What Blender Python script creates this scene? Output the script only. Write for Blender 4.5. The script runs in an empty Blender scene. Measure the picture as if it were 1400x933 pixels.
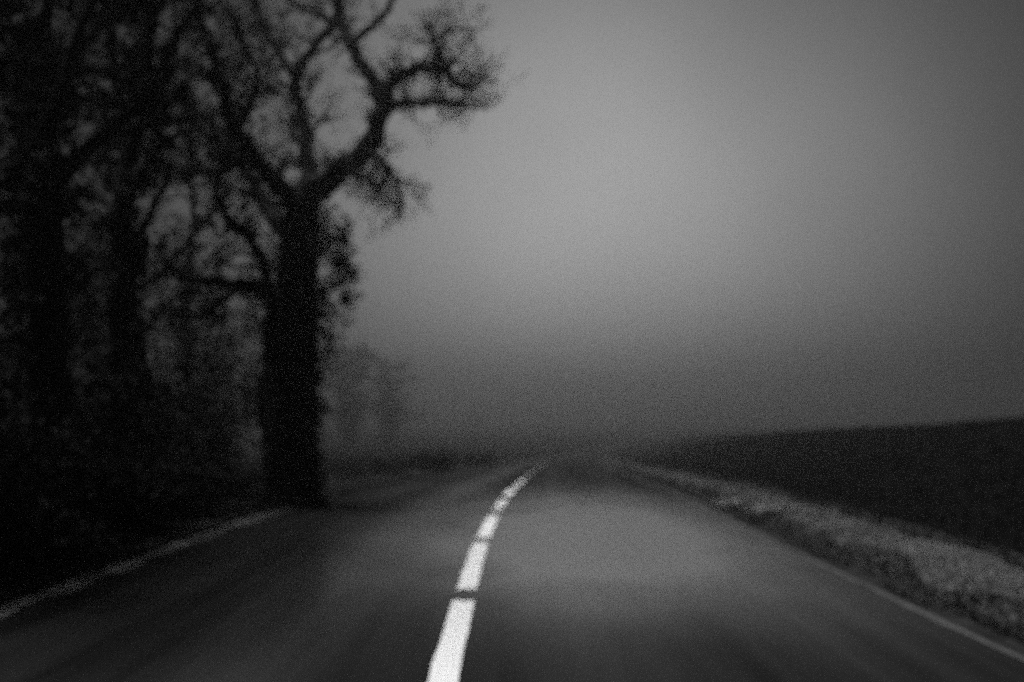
import bpy, math, random
import numpy as np
from mathutils import Vector, Matrix, noise as mnoise

scn = bpy.context.scene
COL = scn.collection

# ------------------------------------------------------------------ camera
EYE = 1.26
FPX = 1400.0                       # focal length in photo pixels (36 mm on a 36 mm wide sensor)
VPX, VPY = 688.0, 575.0            # where the near, level stretch of road would vanish
cam_d = bpy.data.cameras.new("camera")
cam_d.lens = 36.0
cam_d.sensor_width = 36.0
cam_d.clip_start = 0.05
cam_d.clip_end = 3000
cam_d.dof.use_dof = True           # focus was left close, on the windscreen: the whole view is a little soft
cam_d.dof.focus_distance = 1.6
cam_d.dof.aperture_fstop = 2.35
cam = bpy.data.objects.new("camera", cam_d)
COL.objects.link(cam)
pitch = math.atan((VPY - 466.5) / FPX)
yaw = math.atan((VPX - 700.0) / FPX)
cam.location = (0, 0, EYE)
cam.rotation_euler = (math.pi / 2 + pitch, 0, yaw)
scn.camera = cam
CAM_M = Matrix.Translation(cam.location) @ cam.rotation_euler.to_matrix().to_4x4()

# ------------------------------------------------------------------ sky and sun (black-and-white overcast dusk)
SUN_EL, SUN_AZ = math.radians(75), math.radians(-70)
world = bpy.data.worlds.new("World")
scn.world = world
world.use_nodes = True
wt = world.node_tree
for n in list(wt.nodes):
    wt.nodes.remove(n)


def wn(kind, **kw):
    n = wt.nodes.new(kind)
    for k, v in kw.items():
        setattr(n, k, v)
    return n


def wmath(op, a, b=None, c=None, clamp=False):
    n = wn('ShaderNodeMath', operation=op, use_clamp=clamp)
    for i, v in enumerate((a, b, c)):
        if v is None:
            continue
        if isinstance(v, (int, float)):
            n.inputs[i].default_value = v
        else:
            wt.links.new(v, n.inputs[i])
    return n.outputs[0]


sky = wn('ShaderNodeTexSky', sky_type='NISHITA', sun_disc=False, sun_elevation=SUN_EL, sun_rotation=SUN_AZ)
sky.air_density, sky.dust_density = 1.0, 4.0
bw = wn('ShaderNodeRGBToBW')
wt.links.new(sky.outputs[0], bw.inputs[0])
tc = wn('ShaderNodeTexCoord')
sep = wn('ShaderNodeSeparateXYZ')
wt.links.new(tc.outputs['Generated'], sep.inputs[0])
# cloud cover: low cloud dims the horizon, thinner overhead; a thin spot low ahead lets more light through
SKY_LOW, SKY_RISE, GLOW = 0.008, 0.07, 0.93
up = wmath('MAXIMUM', sep.outputs[2], 0.0)
rise = wmath('MULTIPLY_ADD', wmath('POWER', up, 1.1), SKY_RISE, SKY_LOW)
gel, gaz = math.radians(13.0), math.radians(5.0)
gx = wmath('DIVIDE', wmath('SUBTRACT', sep.outputs[0], math.sin(gaz) * math.cos(gel)), 0.203)
gz_ = wmath('DIVIDE', wmath('SUBTRACT', sep.outputs[2], math.sin(gel)), 0.165)
g2 = wmath('ADD', wmath('MULTIPLY', gx, gx), wmath('MULTIPLY', gz_, gz_))
ahead = wmath('MULTIPLY_ADD', sep.outputs[1], 2.0, 0.2, clamp=True)
glow = wmath('MULTIPLY', wmath('EXPONENT', wmath('MULTIPLY', g2, -0.5)), wmath('MULTIPLY', ahead, GLOW))
cl = wn('ShaderNodeTexNoise')
cl.inputs['Scale'].default_value = 3.2
cl.inputs['Detail'].default_value = 3.0
wt.links.new(tc.outputs['Generated'], cl.inputs['Vector'])
mott = wmath('MULTIPLY_ADD', cl.outputs['Fac'], 0.5, 0.75)
cover = wmath('MULTIPLY', wmath('ADD', rise, glow), mott)
lum = wmath('MULTIPLY', bw.outputs[0], cover)
bg = wn('ShaderNodeBackground')
bg.inputs['Strength'].default_value = 0.14
wt.links.new(lum, bg.inputs['Color'])
wo = wn('ShaderNodeOutputWorld')
wt.links.new(bg.outputs[0], wo.inputs['Surface'])

sun_d = bpy.data.lights.new("sun", 'SUN')
sun_d.energy = 3.8
sun_d.angle = math.radians(25)
sun_d.color = (1, 1, 1)
sun_d.cycles.use_multiple_importance_sampling = False
sun = bpy.data.objects.new("sun", sun_d)
COL.objects.link(sun)
to_sun = Vector((math.sin(SUN_AZ) * math.cos(SUN_EL), math.cos(SUN_AZ) * math.cos(SUN_EL), math.sin(SUN_EL)))
sun.rotation_euler = to_sun.to_track_quat('Z', 'Y').to_euler()
sun.location = to_sun * 60

scn.view_settings.view_transform = 'Standard'
scn.view_settings.look = 'None'
scn.view_settings.exposure = 0.0
scn.view_settings.gamma = 1.0
scn.cycles.use_denoising = False          # high-ISO grain is part of the picture
scn.cycles.use_adaptive_sampling = True
scn.cycles.adaptive_threshold = 0.4
scn.cycles.adaptive_min_samples = 5
scn.cycles.filter_width = 1.0
scn.cycles.max_bounces = 6
scn.cycles.volume_bounces = 2
scn.cycles.sample_clamp_indirect = 0.16
scn.cycles.sample_clamp_direct = 2.5
scn.cycles.transparent_max_bounces = 8

# ------------------------------------------------------------------ helpers
rnd = random.Random(7)
nrs = np.random.RandomState(11)


def tag(o, label=None, cat=None, group=None, kind=None):
    if label: o['label'] = label
    if cat: o['category'] = cat
    if group: o['group'] = group
    if kind: o['kind'] = kind
    return o


def empty(name, loc):
    o = bpy.data.objects.new(name, None)
    o.location = loc
    o.empty_display_size = 0.3
    COL.objects.link(o)
    return o


class MB:
    """collects tubes, leaves and blades; build() links them as one mesh object"""
    def __init__(self):
        self.v, self.f = [], []

    def tube(self, pts, radii, sides=6, cap=True):
        n = len(pts)
        base = len(self.v)
        prev = None
        for i in range(n):
            a = pts[max(0, i - 1)]
            b = pts[min(n - 1, i + 1)]
            d = (b - a)
            if d.length < 1e-9:
                d = Vector((0, 0, 1))
            d.normalize()
            if prev is None:
                u = d.cross(Vector((0.3, 1, 0.17)))
                if u.length < 1e-4:
                    u = d.cross(Vector((1, 0, 0)))
            else:
                u = prev - d * prev.dot(d)
                if u.length < 1e-5:
                    u = d.cross(Vector((1, 0.2, 0)))
            u.normalize()
            prev = u
            w = d.cross(u)
            r = radii[i]
            for k in range(sides):
                t = 2 * math.pi * k / sides
                self.v.append(pts[i] + u * (r * math.cos(t)) + w * (r * math.sin(t)))
        for i in range(n - 1):
            for k in range(sides):
                k2 = (k + 1) % sides
                self.f.append((base + i * sides + k, base + i * sides + k2,
                               base + (i + 1) * sides + k2, base + (i + 1) * sides + k))
        if cap:
            self.f.append(tuple(base + (n - 1) * sides + k for k in range(sides)))
            self.f.append(tuple(base + k for k in reversed(range(sides))))

    def build(self, name, m, parent=None, smooth=True):
        me = bpy.data.meshes.new(name)
        off = parent.location if parent is not None and parent.parent is None else Vector((0, 0, 0))
        me.from_pydata([tuple(p - off) for p in self.v], [], self.f)
        me.materials.append(m)
        if smooth:
            me.polygons.foreach_set('use_smooth', [True] * len(me.polygons))
        me.update()
        o = bpy.data.objects.new(name, me)
        COL.objects.link(o)
        if parent is not None:
            o.parent = parent
        return o


def mesh_np(name, verts, faces_n, m, parent=None, smooth=False):
    """verts (N,3); faces_n list of equal-size index arrays (F,k)"""
    me = bpy.data.meshes.new(name)
    off = np.array(parent.location) if parent is not None else np.zeros(3)
    verts = np.asarray(verts, dtype=np.float64) - off
    me.vertices.add(len(verts))
    me.vertices.foreach_set('co', verts.astype(np.float32).ravel())
    loops = np.concatenate([f.ravel() for f in faces_n]).astype(np.int32)
    sizes = np.concatenate([np.full(len(f), f.shape[1], np.int32) for f in faces_n])
    starts = np.concatenate([[0], np.cumsum(sizes)[:-1]]).astype(np.int32)
    me.loops.add(len(loops))
    me.loops.foreach_set('vertex_index', loops)
    me.polygons.add(len(sizes))
    me.polygons.foreach_set('loop_start', starts)
    me.polygons.foreach_set('loop_total', sizes)
    if smooth:
        me.polygons.foreach_set('use_smooth', [True] * len(sizes))
    me.update(calc_edges=True)
    me.validate()
    me.materials.append(m)
    o = bpy.data.objects.new(name, me)
    COL.objects.link(o)
    if parent is not None:
        o.parent = parent
    return o


def at(px, py, depth):
    """the point `depth` metres ahead that the photo shows at pixel (px, py)"""
    d = Vector(((px - 700.0) / FPX, -(py - 466.5) / FPX, -1.0))
    d = CAM_M.to_3x3() @ d
    return cam.location + d * (depth / d.y)


# ------------------------------------------------------------------ materials
def mat(name, lo, hi, scale=8.0, rough=0.9, bump=0.3, bscale=None, detail=6.0, spec=0.3, stretch=None, bdist=0.02):
    m = bpy.data.materials.new(name)
    m.use_nodes = True
    nt = m.node_tree
    p = nt.nodes['Principled BSDF']
    tcn = nt.nodes.new('ShaderNodeTexCoord')
    vec = tcn.outputs['Object']
    if stretch:
        mp = nt.nodes.new('ShaderNodeMapping')
        mp.inputs['Scale'].default_value = stretch
        nt.links.new(vec, mp.inputs['Vector'])
        vec = mp.outputs[0]
    n = nt.nodes.new('ShaderNodeTexNoise')
    n.inputs['Scale'].default_value = scale
    n.inputs['Detail'].default_value = detail
    nt.links.new(vec, n.inputs['Vector'])
    r = nt.nodes.new('ShaderNodeValToRGB')
    r.color_ramp.elements[0].position = 0.3
    r.color_ramp.elements[0].color = (lo, lo, lo, 1)
    r.color_ramp.elements[1].position = 0.7
    r.color_ramp.elements[1].color = (hi, hi, hi, 1)
    nt.links.new(n.outputs['Fac'], r.inputs[0])
    nt.links.new(r.outputs[0], p.inputs['Base Color'])
    p.inputs['Roughness'].default_value = rough
    p.inputs['Specular IOR Level'].default_value = spec
    if bump:
        n2 = nt.nodes.new('ShaderNodeTexNoise')
        n2.inputs['Scale'].default_value = bscale or scale * 3
        n2.inputs['Detail'].default_value = 4
        nt.links.new(vec, n2.inputs['Vector'])
        b = nt.nodes.new('ShaderNodeBump')
        b.inputs['Strength'].default_value = bump
        b.inputs['Distance'].default_value = bdist
        nt.links.new(n2.outputs['Fac'], b.inputs['Height'])
        nt.links.new(b.outputs[0], p.inputs['Normal'])
    return m


M_BARK = mat('bark', 0.018, 0.045, 6, 0.95, 0.6, 22, spec=0.1, stretch=(1, 1, 0.25))
M_TWIG = mat('twig_bark', 0.02, 0.035, 12, 0.95, 0, spec=0.1)
M_IVY = mat('ivy_leaf', 0.025, 0.05, 9, 0.75, 0, spec=0.15)
M_LEAF = mat('dull_leaf', 0.016, 0.034, 5, 0.85, 0, spec=0.1)
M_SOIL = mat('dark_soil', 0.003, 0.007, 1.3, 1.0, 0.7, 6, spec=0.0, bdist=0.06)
M_FLOOR = mat('verge_earth', 0.015, 0.035, 2.5, 1.0, 0.6, 12, spec=0.08, bdist=0.04)
M_TURF = mat('verge_turf', 0.025, 0.10, 0.9, 1.0, 0.4, 14, spec=0.05)
M_STUBBLE = mat('dark_stubble', 0.008, 0.02, 2.0, 0.95, 0, spec=0.0)
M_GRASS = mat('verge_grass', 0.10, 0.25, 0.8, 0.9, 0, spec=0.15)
M_DARKGRASS = mat('dark_grass', 0.04, 0.08, 1.6, 0.9, 0, spec=0.1)  # darker grass tone, used on both verges
M_DRYGRASS = mat('dry_grass', 0.2, 0.34, 6, 0.9, 0, spec=0.15)
M_SHOULDER = mat('gutter_mud', 0.012, 0.035, 4, 1.0, 0.5, 20, spec=0.05)
M_LITTER = mat('leaf_litter', 0.02, 0.15, 1.6, 0.95, 0.5, 40, spec=0.1)
M_GRAVEL = mat('pale_grit', 0.045, 0.10, 14, 0.95, 0.5, 60, spec=0.2)


def asphalt():
    m = bpy.data.materials.new('light_pool_asphalt')
    m.use_nodes = True
    nt = m.node_tree
    L = nt.links.new
    p = nt.nodes['Principled BSDF']
    uv = nt.nodes.new('ShaderNodeUVMap')          # u = metres across from the centre line, v = metres along
    uv.uv_map = 'lane'
    sp = nt.nodes.new('ShaderNodeSeparateXYZ')
    L(uv.outputs[0], sp.inputs[0])

    def mth(op, a, b=None, c=None):
        n = nt.nodes.new('ShaderNodeMath')
        n.operation = op
        for i, v in enumerate((a, b, c)):
            if v is None: continue
            if isinstance(v, (int, float)): n.inputs[i].default_value = v
            else: L(v, n.inputs[i])
        return n.outputs[0]

    def noise(scale, detail, sx=1.0, sy=1.0):
        mp = nt.nodes.new('ShaderNodeMapping')
        mp.inputs['Scale'].default_value = (sx, sy, 1)
        L(uv.outputs[0], mp.inputs['Vector'])
        n = nt.nodes.new('ShaderNodeTexNoise')
        n.inputs['Scale'].default_value = scale
        n.inputs['Detail'].default_value = detail
        L(mp.outputs[0], n.inputs['Vector'])
        return n.outputs['Fac']

    def band(centre, width):                      # worn wheel track
        d = mth('DIVIDE', mth('SUBTRACT', sp.outputs[0], centre), width)
        return mth('EXPONENT', mth('MULTIPLY', mth('MULTIPLY', d, d), -1.0))
    wear = mth('ADD', mth('ADD', band(-0.95, 0.3), band(-2.3, 0.35)), mth('ADD', band(0.75, 0.35), band(2.15, 0.4)))
    wear = mth('MULTIPLY', wear, mth('MULTIPLY_ADD', noise(0.5, 3, 1.6, 0.35), 1.6, -0.2))
    patch = noise(0.55, 4, 1.0, 0.45)
    fine = noise(60, 3)
    val = mth('MULTIPLY_ADD', fine, 0.016, 0.002)
    val = mth('ADD', val, mth('MULTIPLY_ADD', patch, 0.03, -0.012))
    val = mth('ADD', val, mth('MULTIPLY', wear, 0.012))
    streak = noise(3.0, 4, 1.6, 0.06)
    val = mth('ADD', val, mth('MULTIPLY_ADD', streak, 0.03, -0.015))
    val = mth('MAXIMUM', val, 0.007)
    cmb = nt.nodes.new('ShaderNodeCombineColor')
    for i in range(3):
        L(val, cmb.inputs[i])
    L(cmb.outputs[0], p.inputs['Base Color'])
    # pool of light shaped into the gloss of the right lane, ragged; rough elsewhere
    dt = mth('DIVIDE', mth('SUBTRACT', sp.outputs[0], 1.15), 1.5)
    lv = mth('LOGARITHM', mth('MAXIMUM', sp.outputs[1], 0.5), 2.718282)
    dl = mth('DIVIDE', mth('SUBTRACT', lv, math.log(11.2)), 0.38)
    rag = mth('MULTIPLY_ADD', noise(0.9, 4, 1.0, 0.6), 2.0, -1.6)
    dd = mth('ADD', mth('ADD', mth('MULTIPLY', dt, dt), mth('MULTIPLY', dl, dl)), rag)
    pool_track_gloss = mth('EXPONENT', mth('MULTIPLY', mth('MAXIMUM', dd, 0.0), -0.9))
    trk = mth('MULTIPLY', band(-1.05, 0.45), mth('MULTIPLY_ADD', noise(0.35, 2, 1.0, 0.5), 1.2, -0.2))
    pool_track_gloss = mth('MINIMUM', mth('ADD', pool_track_gloss, mth('MULTIPLY', trk, 0.45)), 1.0)
    L(mth('MULTIPLY_ADD', pool_track_gloss, -0.52, 0.80), p.inputs['Roughness'])
    L(pool_track_gloss, p.inputs['Coat Weight'])
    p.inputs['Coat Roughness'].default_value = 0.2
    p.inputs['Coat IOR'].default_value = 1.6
    L(mth('MULTIPLY_ADD', pool_track_gloss, 0.80, 0.01), p.inputs['Specular IOR Level'])
    b = nt.nodes.new('ShaderNodeBump')
    b.inputs['Strength'].default_value = 0.2
    b.inputs['Distance'].default_value = 0.006
    L(fine, b.inputs['Height'])
    L(b.outputs[0], p.inputs['Normal'])
    return m


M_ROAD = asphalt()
M_PAINT = mat('white_road_paint', 0.86, 0.94, 18, 0.6, 0.2, 90, spec=0.4, bdist=0.003)

# ------------------------------------------------------------------ terrain: a road over a crest, bending right
RY = [-60, 0, 5, 7.4, 10.7, 14.0, 17.3, 20.6, 23.7, 29, 41, 58, 90, 140, 220, 400, 900]
RX = [-0.29, -0.292, -0.292, -0.278, -0.228, -0.115, 0.043, 0.21, 0.372, 0.66, 1.30, 2.35, 5.0, 11, 25, 70, 230]


def xc(y):
    return np.interp(y, RY, RX)


YS = np.linspace(-60, 900, 4801)
_xs = xc(YS)
_k = np.ones(17) / 17
XS = np.convolve(np.pad(_xs, 8, mode='edge'), _k, mode='valid')
_slope = -np.clip(0.0028 * (YS - 12), 0, 0.0285)
_slope = np.where(YS > 110, _slope * np.clip(1 - (YS - 110) / 90, 0, 1), _slope)
ZS = np.cumsum(_slope) * (YS[1] - YS[0])
ZS -= np.interp(0, YS, ZS)


def road_x(y): return np.interp(y, YS, XS)
def road_z(y): return np.interp(y, YS, ZS)


def sst(a, b, x):
    t = np.clip((x - a) / (b - a), 0, 1)
    return t * t * (3 - 2 * t)


def wob(x, y, s):
    return (np.sin(x * 1.3 * s + 1.7 * np.sin(y * 0.7 * s)) + np.sin(y * 1.1 * s + 2.1 * np.sin(x * 0.9 * s + 1.0))
            + np.sin((x + y) * 2.3 * s + 0.5) * 0.5) / 2.5


def ground_h(t, y):
    """height of the ground at t metres right of the centre line, y metres ahead"""
    t = np.asarray(t, float); y = np.asarray(y, float)
    z = np.full(np.broadcast(t, y).shape, -0.06)
    # right side: gutter, raised verge, ditch, dark field rising to a ridge
    z = z + 0.02 * sst(3.05, 3.2, t) - 0.05 * sst(3.15, 3.3, t)
    verge = sst(3.4, 3.75, t) * (0.19 + 0.05 * wob(t, y, 1.1)) * (1 - sst(4.35, 5.0, t))
    z = z + verge
    z = z - 0.22 * sst(4.4, 5.1, t) * (1 - sst(5.2, 6.2, t))
    z = z + 1.82 * sst(5.0, 16.0, t) * (1 + 0.16 * sst(32, 85, y)) - 0.035 * np.clip(t - 16, 0, 90)
    z = z + 0.04 * wob(t, y, 0.5) * sst(5, 7, t)
    # left side: flat verge, then a wooded bank
    z = z + 0.05 * sst(-3.05, -3.25, t)
    z = z + (0.45 * sst(-3.7, -6.5, t)) * (1 - 0.75 * sst(18, 28, y)) + 0.06 * wob(t, y, 0.8) * sst(-3.6, -4.5, t)
    z = z + 0.012 * np.clip(-t - 6.5, 0, 60)
    return z + road_z(y)


def ground_at(X, Y):
    return float(ground_h(X - road_x(Y), Y))


def strip(name, ts, ys, zfun, m, parent=None, uv=False, smooth=True):
    T, Y = np.meshgrid(ts, ys)
    X = road_x(Y) + T
    Z = zfun(T, Y)
    V = np.stack([X, Y, Z], -1).reshape(-1, 3)
    nr, nc = T.shape
    i = np.arange((nr - 1) * nc).reshape(nr - 1, nc)[:, :-1].ravel()
    F = np.stack([i, i + 1, i + nc + 1, i + nc], -1)
    o = mesh_np(name, V, [F], m, parent, smooth)
    if uv:
        me = o.data
        uvl = me.uv_layers.new(name='lane')
        idx = np.zeros(len(me.loops), np.int32)
        me.loops.foreach_get('vertex_index', idx)
        U = np.stack([T.ravel(), Y.ravel()], -1)[idx]
        uvl.data.foreach_set('uv', U.astype(np.float32).ravel())
    return o


ys_far = np.concatenate([np.arange(-40, 40, 0.5), np.arange(40, 110, 1.5), np.arange(110, 300, 8), np.arange(300, 661, 30)])
ts_ground = np.concatenate([np.array([-380, -300, -220, -160, -110, -80, -60, -45, -34]), np.arange(-26, -8, 1.0), np.arange(-8, -3.5, 0.3),
                            np.array([-3.4, -3.25, -3.15, -3.05, -2.9, -1.5, 0, 1.5, 2.9, 3.05, 3.15, 3.25]),
                            np.arange(3.4, 6.4, 0.14), np.arange(6.5, 20, 0.5), np.arange(20, 40, 2),
                            np.array([45, 55, 70, 90, 120, 160, 220, 300, 380])])
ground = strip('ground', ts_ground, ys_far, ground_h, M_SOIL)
tag(ground, kind='structure')

ts_road = np.linspace(-3.1, 3.1, 25)


def road_surface(t, y):
    return road_z(y) - 0.012 * np.abs(t) + 0.006 * wob(t, y, 0.6) + 0.012


def road_edge(t, y):
    return road_surface(t, y)


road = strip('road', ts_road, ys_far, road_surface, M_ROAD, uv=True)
tag(road, kind='structure')

# worn, gritty margins lying along both edges of the asphalt
for side, name, width in ((1, 'gritty_road_margin', 0.065), (-1, 'gritty_road_margin', 0.6)):
    t0, t1 = (3.05 if side > 0 else 3.0), (3.05 if side > 0 else 3.0) + width
    ys_m = np.arange(-6, 90 if side > 0 else 16.6, 0.22)
    ts = np.linspace(t0, t1, 5) if side > 0 else np.linspace(-t1, -t0, 5)

    def mz(t, y, side=side):
        return road_surface(np.clip(t, -3.1, 3.1), y) + 0.005 - (0.05 if side > 0 else -0.03) * np.clip(np.abs(t) - 3.1, 0, 1) + 0.002 * wob(t, y, 5)
    o = strip(name, ts, ys_m, mz, M_GRAVEL if side > 0 else M_LITTER, parent=None)
    me = o.data
    co = np.zeros(len(me.vertices) * 3, np.float32)
    me.vertices.foreach_get('co', co)
    co = co.reshape(-1, 3)
    nt_ = 5
    rag = nrs.normal(0, 1, len(co) // nt_)
    rag = np.convolve(rag, [0.25, 0.5, 0.25], mode='same')
    outer = np.tile(np.linspace(1, 0, nt_) if side > 0 else np.linspace(0, 1, nt_), len(co) // nt_)   # only the ragged edge on the asphalt wanders
    co[:, 0] += np.repeat(rag, nt_) * outer * (0.028 if side > 0 else 0.06)
    me.vertices.foreach_set('co', co.ravel())
    me.update()
    o.parent = road

shoulder = strip('earth_gutter', np.arange(3.1, 3.5, 0.05), np.arange(-6, 90, 0.4), lambda t, y: ground_h(t, y) + 0.008, M_SHOULDER)
tag(shoulder, kind='structure')

# centre line: long painted dashes with short gaps, each a piece of its own
y0 = 7.68 - 3.37
dash_n = 0
yy = y0 - 3.37
M_FAR_PAINT = mat('far_road_paint', 0.10, 0.40, 7, 0.8, 0.2, 60, spec=0.2, bdist=0.003)  # far dashes take a darker paint, so the line dims with distance
while yy < 62:
    ya, yb = yy, yy + (2.90 if yy < 8 else 2.55 if yy < 12 else 2.25 if yy < 15 else 1.95 if yy < 19 else 1.6)
    ysd = np.linspace(ya, yb, 9)
    tsd = np.linspace(-0.073, 0.073, 5)
    d = strip('lane_dash', tsd, ysd, lambda t, y: road_surface(t, y) + 0.005, M_PAINT if yy < 25 else M_FAR_PAINT, parent=road)
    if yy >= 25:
        d['label'] = 'far dash in darker paint'
    me = d.data
    co = np.zeros(len(me.vertices) * 3, np.float32)
    me.vertices.foreach_get('co', co)
    co = co.reshape(9, 5, 3)
    co[0, :, 1] += nrs.uniform(-0.03, 0.03, 5)
    co[-1, :, 1] += nrs.uniform(-0.03, 0.03, 5)
    co[:, 0, 0] += nrs.uniform(-0.006, 0.006, 9)
    co[:, -1, 0] += nrs.uniform(-0.006, 0.006, 9)
    me.vertices.foreach_set('co', co.ravel())
    me.update()
    yy += 3.37

# ------------------------------------------------------------------ vegetation builders
def rand_unit(r):
    while True:
        v = Vector((r.uniform(-1, 1), r.uniform(-1, 1), r.uniform(-1, 1)))
        if 0.05 < v.length < 1:
            return v.normalized()


def smooth_path(pts, radii, sub=4):
    """Catmull-Rom through the given points"""
    P, R = [], []
    n = len(pts)
    for i in range(n - 1):
        p0 = pts[max(i - 1, 0)]; p1 = pts[i]; p2 = pts[i + 1]; p3 = pts[min(i + 2, n - 1)]
        for k in range(sub):
            t = k / sub
            t2, t3 = t * t, t * t * t
            q = 0.5 * ((2 * p1) + (p2 - p0) * t + (2 * p0 - 5 * p1 + 4 * p2 - p3) * t2 + (3 * p1 - p0 - 3 * p2 + p3) * t3)
            P.append(q); R.append(radii[i] * (1 - t) + radii[i + 1] * t)
    P.append(pts[-1]); R.append(radii[-1])
    return P, R


def twig(mb, start, d, length, radius, level, r, gnarl=0.27, lift=0.12, tips=None):
    """one crooked twig with side twigs; returns nothing, collects its tips"""
    n = 5 if level else 4
    pts, rad = [start], [radius]
    p = start.copy()
    dd = d.normalized()
    for i in range(n):
        dd = (dd + rand_unit(r) * gnarl + Vector((0, 0, lift))).normalized()
        p = p + dd * (length / n)
        pts.append(p.copy())
        rad.append(max(0.0028, radius * (1 - 0.85 * (i + 1) / n)))
    mb.tube(pts, rad, 5 if radius > 0.02 else 3, cap=False)
    if tips is not None:
        tips.append(pts[-1]); tips.append(pts[n // 2])
    if level <= 0:
        return
    k = r.randint(4, 6)
    for j in range(k):
        i = r.randint(1, n)
        base = pts[i]
        fwd = (pts[i] - pts[i - 1]).normalized()
        side = (fwd + rand_unit(r) * 1.1).normalized()
        twig(mb, base, side, length * r.uniform(0.4, 0.72), rad[i] * 0.75, level - 1, r, gnarl, lift, tips)


def leaves(centres, per, spread, size, rs, squash=0.8):
    """leaf-sized bent faces scattered about clump centres -> verts, quads"""
    C = np.repeat(np.array([tuple(c) for c in centres]), per, axis=0)
    n = len(C)
    dirs = rs.normal(size=(n, 3))
    dirs /= np.linalg.norm(dirs, axis=1)[:, None]
    rr = spread * rs.uniform(0.1, 1, n) ** 0.6
    if np.ndim(spread) == 0:
        rr = rr * np.repeat(rs.uniform(0.6, 1.3, n // per), per)
    dirs[:, 2] *= squash
    Pc = C + dirs * rr[:, None]
    a = rs.normal(size=(n, 3)); a /= np.linalg.norm(a, axis=1)[:, None]
    b = rs.normal(size=(n, 3)); b -= a * np.sum(a * b, 1)[:, None]; b /= np.linalg.norm(b, axis=1)[:, None]
    nn = np.cross(a, b)
    s = size * rs.uniform(0.6, 1.35, n)[:, None]
    V = np.stack([Pc - a * s, Pc + b * s * 0.6 + nn * s * 0.2, Pc + a * s, Pc - b * s * 0.6 + nn * s * 0.2], 1).reshape(-1, 3)
    i = np.arange(n)[:, None] * 4
    F = np.concatenate([i, i + 1, i + 2, i + 3], 1)
    return V, F


def twigs_on(path, rad, mb, r, step, length, level, start=0.15, tips=None, lift=0.12, rscale=0.45, out=None):
    """side twigs set along a limb"""
    L = 0
    for i in range(1, len(path)):
        seg = (path[i] - path[i - 1])
        L += seg.length
        while L > step:
            L -= step * r.uniform(0.6, 1.4)
            if i / len(path) < start:
                continue
            side = rand_unit(r)
            fwd = seg.normalized()
            side = (side - fwd * side.dot(fwd) * 0.5 + fwd * 0.35)
            if out is not None:
                side = side + out
            twig(mb, path[i].copy(), side.normalized(), length * r.uniform(0.5, 1.25), min(0.03, max(0.008, rad[i] * rscale)), level, r, lift=lift, tips=tips)


def fractal_tree(name, label, X, Y, height, trunk_r, seed, crown_from=0.35, n_limbs=8, lean=(0, 0), limb_len=3.0, ivy_per=0,
                 ivy_r=0.5, leaf_clump=0, group='bare trees of the roadside wood', twig_level=2, leafsize=0.055, cat='tree', twig_step=0.4, leaf_name='ivy', leaf_mat=None):
    r = random.Random(seed)
    rs = np.random.RandomState(seed)
    z0 = ground_at(X, Y) - 0.05
    root = empty(name, (X, Y, z0))
    tag(root, label, cat, group)
    base = Vector((X, Y, z0))
    n = 9
    pts, rad = [], []
    off = Vector((0, 0, 0))
    for i in range(n + 1):
        h = i / n
        off += Vector((r.uniform(-1, 1), r.uniform(-1, 1), 0)) * (trunk_r * 0.3 + 0.09) * (1 if i > 1 else 0)
        pts.append(base + Vector((lean[0] * h, lean[1] * h, height * h)) + off)
        rad.append(trunk_r * (1.0 - 0.8 * h) * (1.35 if i == 0 else 1.0))
    P, R = smooth_path(pts, rad, 3)
    tb = MB(); tb.tube(P, R, 12)
    tb.build('trunk', M_BARK, root)
    tips, ivyc, paths = [], [], []
    tw = MB()
    for q in range(n_limbs):
        h = crown_from + (1 - crown_from) * (q + r.uniform(0, 0.8)) / n_limbs
        i = min(len(P) - 2, int(h * (len(P) - 1)))
        az = q * 2.4 + r.uniform(-0.5, 0.5)
        d = Vector((math.cos(az), math.sin(az), r.uniform(0.15, 0.9))).normalized()
        ln = limb_len * (1.15 - 0.55 * h) * r.uniform(0.75, 1.2)
        lp, lr = [P[i].copy()], [R[i] * 0.55]
        p = P[i].copy()
        m = 6
        for k in range(m):
            d = (d + rand_unit(r) * 0.33 + Vector((0, 0, 0.07))).normalized()
            p = p + d * ln / m
            lp.append(p.copy()); lr.append(max(0.012, R[i] * 0.55 * (1 - 0.85 * (k + 1) / m)))
        LP, LR = smooth_path(lp, lr, 2)
        lb = MB(); lb.tube(LP, LR, 7)
        lb.build('limb', M_BARK, root)
        paths.append((LP, LR))
        twigs_on(LP, LR, tw, r, twig_step, 1.0, twig_level, tips=tips)
        if leaf_clump:
            for _ in range(leaf_clump):
                ivyc.append(LP[r.randint(2, len(LP) - 1)] + rand_unit(r) * 0.35)
    twigs_on(P, R, tw, r, twig_step * 1.2, 0.9, max(1, twig_level - 1), start=0.25, tips=tips)
    if tw.v:
        tag(tw.build('twigs', M_TWIG, root), kind='stuff')
    if ivy_per:
        for i in range(len(P)):
            if i / len(P) > 0.85: continue
            for _ in range(ivy_per):
                az = r.uniform(0, 6.28)
                ivyc.append(P[i] + Vector((math.cos(az), math.sin(az), r.uniform(-0.4, 0.4))) * (R[i] + ivy_r * r.uniform(0, 0.6)))
    if ivyc:
        V, F = leaves(ivyc, 55, ivy_r, leafsize, rs)
        tag(mesh_np(leaf_name, V, [F], leaf_mat or M_IVY, root), kind='stuff')
    return root


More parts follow.
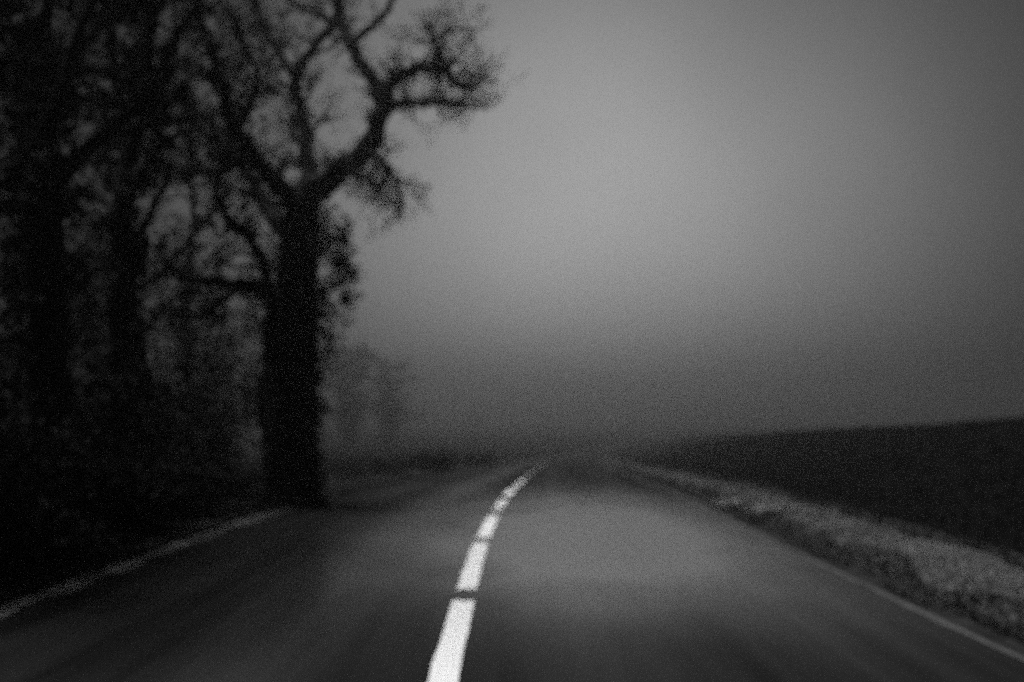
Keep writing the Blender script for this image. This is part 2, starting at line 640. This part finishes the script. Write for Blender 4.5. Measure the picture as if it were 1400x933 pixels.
def bush(name, label, X, Y, w, h, seed, group, n_leaf=2600, leafsize=0.045, cat='bush'):
    r = random.Random(seed); rs = np.random.RandomState(seed)
    z0 = ground_at(X, Y) - 0.03
    root = empty(name, (X, Y, z0))
    tag(root, label, cat, group)
    base = Vector((X, Y, z0))
    sb = MB()
    cents = []
    for k in range(11):
        az = r.uniform(0, 6.28)
        d = Vector((math.cos(az) * 0.55 * w / h, math.sin(az) * 0.55 * w / h, 1)).normalized()
        p = base + Vector((r.uniform(-.1, .1) * w, r.uniform(-.1, .1) * w, 0))
        pts, rad = [p.copy()], [0.016]
        for i in range(6):
            d = (d + rand_unit(r) * 0.28 + Vector((0, 0, -0.05))).normalized()
            p = p + d * (h * r.uniform(0.8, 1.1) / 6)
            pts.append(p.copy()); rad.append(0.016 * (1 - i / 7))
            cents.append(p.copy())
        sb.tube(pts, rad, 4, cap=False)
        for j in range(5):
            i = r.randint(2, 6)
            twig(sb, pts[i], rand_unit(r) + Vector((0, 0, 0.5)), 0.4 * h * r.uniform(0.5, 1), 0.007, 1, r)
    sb.build('stems', M_TWIG, root)
    per = max(4, n_leaf // len(cents))
    V, F = leaves(cents, per, 0.28 * w, leafsize, rs)
    tag(mesh_np('foliage', V, [F], M_LEAF, root), kind='stuff')
    return root


# ------------------------------------------------------------------ the old tree beside the road
def old_tree():
    D = 16.0
    S = D / FPX
    r = random.Random(42)
    rs = np.random.RandomState(42)
    b = at(398, 690, D)
    z0 = ground_at(b.x, b.y) - 0.06
    root = empty('old_tree', (b.x, b.y, z0))
    tag(root, 'gnarled old bare tree with thick ivied trunk and crooked limbs, standing at the road edge', 'tree')

    def path(rows, dz=None):
        pts, rad = [], []
        for px, py, rp, dd in rows:
            pts.append(at(px, py, D + dd)); rad.append(max(0.009, rp * S))
        return smooth_path(pts, rad, 4)
    trunk = [(396, 712, 58, 0), (396, 692, 47, 0), (397, 665, 40, 0), (398, 600, 35, 0), (402, 500, 32, 0.05), (405, 400, 29, 0.05), (410, 320, 26, 0.0), (416, 268, 23, 0.0)]
    P, R = path(trunk)
    P[0].z = z0 - 0.1
    tb = MB(); tb.tube(P, R, 16)
    tb.build('trunk', M_BARK, root)
    limbs = [
        # right-hand limb sweeping up, and its forks over the road
        [(416, 275, 20, 0), (455, 236, 17, -.2), (495, 206, 14, -.4), (519, 168, 12.5, -.5), (524, 140, 11.5, -.5), (508, 110, 10, -.4), (492, 84, 9, -.3), (478, 56, 8, -.2), (466, 26, 7.5, 0), (458, -10, 7, .1), (442, -70, 4, .3)],
        [(523, 144, 9, -.5), (534, 117, 8, -.6), (552, 101, 7.5, -.8), (580, 93, 6.8, -1.0), (604, 97, 6, -1.2), (622, 111, 5, -1.3), (641, 122, 4, -1.4), (656, 113, 3, -1.4), (668, 98, 1.8, -1.4)],
        [(523, 150, 7, -.5), (548, 139, 6, -.3), (580, 142, 5, 0), (612, 139, 4, .2), (641, 145, 3, .4), (668, 149, 1.5, .5)],
        [(603, 97, 4.5, -1.2), (599, 76, 4, -1.3), (590, 51, 3.2, -1.2), (584, 30, 2, -1.2)],
        [(592, 55, 3, -1.2), (610, 46, 2.6, -1.0), (632, 38, 2, -.9), (656, 41, 1.2, -.8)],
        [(478, 60, 6, -.2), (500, 43, 5.2, -.5), (519, 26, 4.8, -.7), (535, 5, 4.2, -.9), (547, -25, 3, -1.1)],
        # middle limb
        [(413, 280, 16, .1), (421, 230, 13, .4), (418, 188, 11, .6), (408, 150, 9.5, .8), (402, 112, 8.5, .8), (408, 92, 7.5, .6), (430, 64, 7, .5), (455, 34, 6, .4), (462, 5, 5, .4), (470, -40, 3, .4)],
        [(404, 108, 6, .8), (386, 80, 5.5, 1.0), (366, 48, 5, 1.3), (350, 8, 4, 1.5), (338, -40, 3, 1.6)],
        [(455, 34, 4.5, .4), (432, 16, 4, .9), (400, 2, 3.5, 1.2), (375, -25, 2.5, 1.5)],
        # left-hand limbs
        [(408, 290, 16, 0), (386, 256, 13, -.3), (365, 235, 12, -.6), (341, 205, 10.5, -.9), (322, 180, 9.5, -1.2), (312, 150, 8.5, -1.4), (300, 108, 7, -1.5), (284, 58, 6, -1.7), (268, 5, 4, -1.8)],
        [(345, 210, 7, -.9), (312, 229, 6, -.9), (280, 238, 5, -.8), (240, 232, 4, -.7), (205, 205, 2.5, -.6)],
        [(398, 335, 14, .2), (376, 302, 12, .6), (356, 270, 10.5, 1.0), (342, 240, 9.5, 1.3), (322, 212, 8, 1.6), (296, 178, 6.5, 1.9), (262, 150, 5, 2.1), (225, 128, 3, 2.3)],
        [(386, 500, 15, 0), (379, 445, 13, -.3), (374, 412, 11, -.5), (350, 392, 9.5, -.7), (320, 388, 8.5, -.8), (286, 385, 7.5, -.8), (254, 376, 6, -.7), (222, 356, 3.5, -.6)],
        [(372, 640, 17, .35), (366, 560, 15, .5), (370, 490, 13, .5), (374, 430, 10, .2), (372, 396, 8, 0)],
        [(374, 420, 8, -.5), (362, 365, 7, -.8), (345, 330, 6, -1.1), (318, 305, 5, -1.3), (296, 270, 3.5, -1.4)],
        [(330, 389, 5, -.8), (305, 410, 4.4, -1.0), (275, 430, 3.5, -1.1), (240, 436, 2.2, -1.1)],
        [(322, 182, 6, -1.2), (345, 140, 5.2, -1.4), (352, 100, 4.5, -1.5), (330, 60, 3.5, -1.6), (322, 20, 2.5, -1.7)],
        # drooping spray on the right
        [(498, 206, 5, -.4), (521, 216, 4, -.7), (538, 238, 3, -.9), (546, 262, 2.2, -1.0), (549, 290, 1.2, -1.0)],
        [(458, 236, 5, -.2), (480, 238, 4, -.6), (502, 246, 3, -.9), (520, 262, 1.6, -1.1)],
    ]
    tw = MB()
    tips = []
    limb_ivy = []
    for q, rows in enumerate(limbs):
        LP, LR = path(rows)
        # crooked, not ruled: small kinks along the limb
        for i in range(1, len(LP)):
            LP[i] = LP[i] + rand_unit(r) * LR[i] * 0.35
        lb = MB(); lb.tube(LP, LR, 8)
        lb.build('limb', M_BARK, root)
        right = q in (1, 2, 3, 4)
        if right:
            twigs_on(LP, LR, tw, r, 0.055, 0.42, 2, start=0.12, tips=tips, lift=0.05)
        elif q in (17, 18):
            twigs_on(LP, LR, tw, r, 0.05, 0.42, 2, start=0.1, tips=tips, lift=-0.06)
        elif q in (0, 5):
            twigs_on(LP, LR, tw, r, 0.17, 0.5, 1, start=0.1, tips=tips, lift=0.05)
        else:
            twigs_on(LP, LR, tw, r, 0.115, 0.75, 2, start=0.15, tips=tips)
            if q in (7, 9, 10, 11, 12, 13, 14, 15, 16):
                for _ in range(18):
                    j = r.randint(4, len(LP) - 1)
                    limb_ivy.append(LP[j] + rand_unit(r) * r.uniform(0.02, 0.28))
    twigs_on(P, R, tw, r, 0.11, 0.5, 1, start=0.2, lift=0.0)
    tag(tw.build('twigs', M_TWIG, root), kind='stuff')
    # ivy that clothes the trunk and stands out in tufts on the road side
    cents = list(limb_ivy)
    for (px, py, n, sp) in [(422, 690, 6, 8), (423, 660, 6, 8), (424, 635, 6, 9), (424, 600, 8, 10), (428, 565, 9, 11), (429, 525, 9, 12), (355, 690, 7, 12), (358, 665, 7, 11), (400, 680, 6, 20), (392, 620, 6, 20), (400, 550, 6, 20), (405, 470, 6, 18), (410, 400, 6, 16), (412, 330, 6, 14), (470, 410, 5, 12), (448, 460, 6, 12), (452, 490, 3, 9), (436, 545, 4, 9), (440, 480, 7, 14), (438, 445, 6, 12), (448, 410, 16, 18), (442, 430, 12, 16), (455, 365, 16, 20), (445, 340, 14, 18),
                            (462, 385, 20, 18), (477, 374, 12, 11), (468, 348, 16, 17), (457, 322, 15, 17), (447, 300, 7, 14), (450, 275, 6, 12),
                            (372, 640, 5, 10), (366, 590, 6, 12), (362, 540, 7, 14), (360, 490, 7, 14), (385, 350, 6, 14), (372, 330, 6, 14),
                            (395, 240, 8, 16), (430, 215, 6, 14), (405, 205, 6, 16), (380, 215, 6, 14), (360, 190, 5, 14), (330, 160, 4, 12), (470, 225, 4, 10), (345, 300, 5, 14)]:
        for _ in range(n):
            cents.append(at(px + r.gauss(0, sp * 0.8), py + r.gauss(0, sp), D + r.uniform(-0.45, 0.45)))
    for k in range(170):
        py = r.uniform(262, 700)
        sidepx = 1 if r.random() < 0.62 else -1
        half = 15 + (py - 262) * 0.030
        cents.append(at(406 - (py - 262) * 0.018 + sidepx * (half + abs(r.gauss(0, 7))), py, D + r.uniform(-0.4, 0.4)))
    V, F = leaves(cents, 44, 0.14, 0.024, rs)
    tag(mesh_np('ivy', V, [F], M_IVY, root), kind='stuff')
    return root


old_tree()

# ------------------------------------------------------------------ the wood along the left verge
WOOD = 'trees of the dark wood left of the road'


def px_tree(name, label, px, depth, **kw):
    p = at(px, 575, depth)
    return fractal_tree(name, label, p.x, p.y, **kw)


px_tree('ivy_clad_tree', 'thick ivy-clad trunk nearest the left edge, its crown filling the top left corner', 62, 10.4, height=11.5, trunk_r=0.23, seed=3, crown_from=0.3,
        n_limbs=17, limb_len=3.4, ivy_per=3, ivy_r=0.30, leaf_clump=6, group=WOOD, twig_level=2, twig_step=0.4)
px_tree('slender_tree', 'slimmer crooked trunk just right of the thick ivy-clad trunk', 132, 12.2, height=11.0, trunk_r=0.14, seed=5, crown_from=0.3,
        n_limbs=14, limb_len=3.0, ivy_per=2, ivy_r=0.26, leaf_clump=5, group=WOOD, lean=(0.5, 0.3), twig_step=0.55)
px_tree('ivy_clad_tree', 'ivy-clad tree standing between the slender trunk and the gnarled old tree', 218, 15.5, height=11.5, trunk_r=0.13, seed=8, crown_from=0.25,
        n_limbs=12, limb_len=2.9, ivy_per=2, ivy_r=0.22, leaf_clump=5, group=WOOD, lean=(-1.6, 0.4), twig_step=0.45)
px_tree('slender_tree', 'thin crooked tree farthest back in the wood, left of the gnarled old tree', 262, 24.0, height=11.0, trunk_r=0.11, seed=12, crown_from=0.28,
        n_limbs=9, limb_len=2.2, ivy_per=1, ivy_r=0.24, leaf_clump=1, group=WOOD, twig_step=0.8, twig_level=1)
px_tree('overhanging_tree', 'tree outside the left edge of the frame whose boughs slant into the top left corner', -150, 8.0, height=10.5, trunk_r=0.22, seed=15, crown_from=0.2,
        n_limbs=14, limb_len=3.8, ivy_per=2, ivy_r=0.26, leaf_clump=4, group=WOOD, twig_step=0.45)
px_tree('slender_tree', 'thin trunk deep in the wood behind the thick ivy-clad trunk', 20, 16.0, height=11.5, trunk_r=0.16, seed=21, crown_from=0.2,
        n_limbs=12, limb_len=3.2, ivy_per=1, ivy_r=0.30, leaf_clump=3, group=WOOD, twig_step=0.55)
px_tree('slender_tree', 'thin trunk deep in the wood, seen between the ivy-clad trunks', 170, 20.0, height=12.5, trunk_r=0.17, seed=26, crown_from=0.2,
        n_limbs=11, limb_len=3.0, ivy_per=2, ivy_r=0.34, leaf_clump=4, group=WOOD, twig_step=0.7)

UNDER = 'dark bushes along the wood edge'
for i, (px, dep, w, h, lab) in enumerate([
        (-60, 7.2, 1.5, 1.25, 'black leafy bush at the bottom left corner of the frame'),
        (60, 8.6, 1.6, 1.35, 'broad black bush in front of the thick ivy-clad trunk'),
        (140, 9.9, 1.5, 1.2, 'black bush at the foot of the slimmer leaning trunk'),
        (205, 11.6, 1.5, 1.15, 'dark bush in front of the middle ivy-clad tree'),
        (262, 13.4, 1.4, 0.85, 'low dark bush left of the foot of the gnarled old tree'),
        (330, 16.5, 1.2, 0.55, 'smallest low bush against the left foot of the gnarled old tree'),
        (20, 11.8, 2.0, 2.0, 'tall bush behind the thick ivy-clad trunk'),
        (110, 14.2, 2.0, 2.0, 'tall bush between the two leftmost trunks, deeper in the wood'),
        (190, 17.5, 2.0, 1.7, 'tall bush deep in the wood behind the middle ivy-clad tree')]):
    p = at(px, 575, dep)
    bush('bramble_bush', lab, p.x - (0.55 if i < 6 else 0), p.y, w, h, 60 + i, UNDER, n_leaf=5200 if i < 6 else 4200, leafsize=0.05)

THICK = 'tall thickets inside the wood'
for i, (px, dep, w, h, lab) in enumerate([
        (95, 17.0, 3.0, 4.6, 'tall dark thicket filling the gap between the two leftmost trunks'),
        (205, 20.0, 2.6, 3.6, 'tall dark thicket behind the middle ivy-clad tree'),
        (285, 22.5, 2.2, 3.7, 'thin thicket seen left of the gnarled old tree'),
        (0, 14.5, 2.6, 4.0, 'tall dark thicket at the left edge of the frame behind the trunks')]):
    p = at(px, 575, dep)
    bush('thicket', lab, p.x, p.y, w, h, 75 + i, THICK, n_leaf=3600, leafsize=0.06, cat='thicket')

# ------------------------------------------------------------------ along the road beyond, fading into the mist
FAR = 'low bushes along the left verge beyond the old tree'
for i, (px, dep, w, h, lab) in enumerate([
        (470, 27.0, 1.6, 0.3, 'low roadside bush just right of the old tree trunk'),
        (520, 32.0, 1.8, 0.4, 'low roadside bush before the misty trees'),
        (588, 38.0, 1.5, 0.95, 'round bush bulging above the far left verge'),
        (655, 52.0, 1.8, 0.8, 'farthest bush, at the left of the vanishing road'),
        (560, 42.0, 1.6, 0.55, 'small bush left of the round bush')]):
    p = at(px, 600, dep)
    bush('roadside_bush', lab, p.x, p.y, w, h, 90 + i, FAR, n_leaf=1800, leafsize=0.06)
MIST = 'misty trees beyond the crest'
px_tree('misty_tree', 'faint tree fading into mist just right of the old trunk', 478, 185.0, height=17.5, trunk_r=0.4, seed=31, crown_from=0.15,
        n_limbs=18, limb_len=7.5, leaf_clump=8, ivy_per=4, ivy_r=1.5, group=MIST, twig_level=1, leafsize=0.22, twig_step=0.7, leaf_name='foliage', leaf_mat=M_LEAF)
px_tree('misty_tree', 'fainter, lower tree in the mist left of the vanishing road', 530, 215.0, height=15.5, trunk_r=0.4, seed=34, crown_from=0.15,
        n_limbs=18, limb_len=7.5, leaf_clump=8, ivy_per=4, ivy_r=1.5, group=MIST, twig_level=1, leafsize=0.22, twig_step=0.7, leaf_name='foliage', leaf_mat=M_LEAF)


# ------------------------------------------------------------------ grass
def grass(name, t_lo, t_hi, y_lo, y_hi, n, h, m, kind='stuff', parent=None, clump=0.0, seed=1, wide=0.006):
    rs = np.random.RandomState(seed)
    u = rs.uniform(0, 1, n)
    Y = y_lo * (y_hi / y_lo) ** u
    T = t_lo + (t_hi - t_lo) * rs.uniform(0, 1, n)
    T = T + 0.08 * wob(Y, Y * 0, 2.3)
    X = road_x(Y) + T
    Z = ground_h(T, Y) - 0.01
    dens = 0.5 + 0.5 * wob(T * 2, Y, 1.7)
    H = h * rs.uniform(0.45, 1.2, n) * (0.6 + 0.5 * dens)
    az = rs.uniform(0, 2 * np.pi, n)
    lean = rs.uniform(0.1, 0.8, n)
    w = wide * rs.uniform(0.6, 1.5, n) * (0.6 + Y / 12)
    dx, dy = np.cos(az), np.sin(az)
    B = np.stack([X, Y, Z], 1)
    side = np.stack([-dy, dx, np.zeros(n)], 1)
    fw = np.stack([dx, dy, np.zeros(n)], 1)
    upv = np.array([0, 0, 1.0])
    mid = B + upv * (H * 0.6)[:, None] + fw * (H * lean * 0.3)[:, None]
    tip = B + upv * H[:, None] * (1 - 0.35 * lean)[:, None] + fw * (H * lean)[:, None]
    V = np.stack([B - side * w[:, None], B + side * w[:, None], mid + side * w[:, None] * .7, mid - side * w[:, None] * .7, tip], 1).reshape(-1, 3)
    i = np.arange(n)[:, None] * 5
    o = mesh_np(name, V, [np.concatenate([i, i + 1, i + 2, i + 3], 1), np.concatenate([i + 3, i + 2, i + 4], 1)], m, parent)
    if kind: o['kind'] = kind
    return o


ts_v = np.arange(3.50, 4.9, 0.06)
verge_r = strip('grass_verge', ts_v, np.arange(-6, 90, 0.4), lambda t, y: ground_h(t, y) + 0.006, M_TURF)
tag(verge_r, kind='structure')
ts_v = np.arange(-4.3, -3.3, 0.06)
verge_l = strip('grass_verge', ts_v, np.arange(-6, 90, 0.4), lambda t, y: ground_h(t, y) + 0.006, M_FLOOR)
tag(verge_l, kind='structure')
tag(grass('grass', 3.42, 4.7, 4.5, 75, 130000, 0.05, M_GRASS, seed=2), 'short pale grass covering the raised verge along the right edge of the road', 'grass')
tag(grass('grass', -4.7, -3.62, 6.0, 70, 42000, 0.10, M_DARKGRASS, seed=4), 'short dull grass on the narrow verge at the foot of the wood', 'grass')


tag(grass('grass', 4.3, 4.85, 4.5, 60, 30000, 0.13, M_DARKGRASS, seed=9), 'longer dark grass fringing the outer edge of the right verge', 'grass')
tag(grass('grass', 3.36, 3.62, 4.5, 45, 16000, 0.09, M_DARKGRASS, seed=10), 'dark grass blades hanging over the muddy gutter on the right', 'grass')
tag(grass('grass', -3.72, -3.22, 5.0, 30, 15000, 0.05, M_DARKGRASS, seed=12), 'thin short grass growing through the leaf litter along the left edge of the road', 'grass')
tag(grass('stubble', 5.4, 18.0, 6.0, 75, 70000, 0.10, M_STUBBLE, seed=6, wide=0.008), 'dark stubble standing over the black field on the right', 'stubble')


def tuft(px, py, dep, label, seed, h=0.26, spread=0.16, n=260):
    p = at(px, py, dep)
    z = ground_at(p.x, p.y)
    rs = np.random.RandomState(seed)
    az = rs.uniform(0, 2 * np.pi, n)
    rr = spread * rs.uniform(0, 1, n) ** 0.7
    B = np.stack([p.x + rr * np.cos(az), p.y + rr * np.sin(az), np.full(n, z - 0.02)], 1)
    H = h * rs.uniform(0.5, 1.15, n)
    az2 = az + rs.normal(0, 0.5, n)
    lean = 0.25 + rr / spread * rs.uniform(0.5, 1.3, n)
    fw = np.stack([np.cos(az2), np.sin(az2), 0 * az], 1)
    sd = np.stack([-np.sin(az2), np.cos(az2), 0 * az], 1)
    w = (0.007 * rs.uniform(0.7, 1.4, n))[:, None]
    upv = np.array([0, 0, 1.0])
    mid = B + upv * (H * 0.65)[:, None] + fw * (H * lean * 0.35)[:, None]
    tip = B + upv * (H * (1 - 0.35 * lean))[:, None] + fw * (H * lean)[:, None]
    V = np.stack([B - sd * w, B + sd * w, mid + sd * w * .7, mid - sd * w * .7, tip], 1).reshape(-1, 3)
    i = np.arange(n)[:, None] * 5
    me_o = mesh_np('grass_tuft', V, [np.concatenate([i, i + 1, i + 2, i + 3], 1), np.concatenate([i + 3, i + 2, i + 4], 1)], M_DRYGRASS)
    tag(me_o, label, 'grass tuft', 'pale grass tufts on the right verge')


tuft(1000, 686, 15.6, 'brightest pale grass tuft, at the top of the verge where it narrows', 201, 0.22, 0.22)
tuft(1056, 706, 13.4, 'broad pale grass tuft on the verge, nearer than the brightest one', 202, 0.16, 0.32, 320)

# ------------------------------------------------------------------ mist
def haze():
    x0, x1, yA, yB, zA, zB = -460, 460, -70, 690, -7.0, 15.5
    vs = [(x, y, z) for z in (zA, zB) for y in (yA, yB) for x in (x0, x1)]
    fs = [(0, 2, 3, 1), (4, 5, 7, 6), (0, 1, 5, 4), (2, 6, 7, 3), (0, 4, 6, 2), (1, 3, 7, 5)]
    me = bpy.data.meshes.new('haze')
    me.from_pydata(vs, [], fs)
    m = bpy.data.materials.new('mist')
    m.use_nodes = True
    nt = m.node_tree
    for n in list(nt.nodes):
        nt.nodes.remove(n)
    pv = nt.nodes.new('ShaderNodeVolumePrincipled')
    pv.inputs['Color'].default_value = (0.8, 0.8, 0.8, 1)
    pv.inputs['Density'].default_value = 0.0055
    pv.inputs['Anisotropy'].default_value = 0.93
    out = nt.nodes.new('ShaderNodeOutputMaterial')
    nt.links.new(pv.outputs[0], out.inputs['Volume'])
    me.materials.append(m)
    o = bpy.data.objects.new('haze', me)
    COL.objects.link(o)
    tag(o, kind='stuff')


haze()
print('ground min', float(ZS.min()))
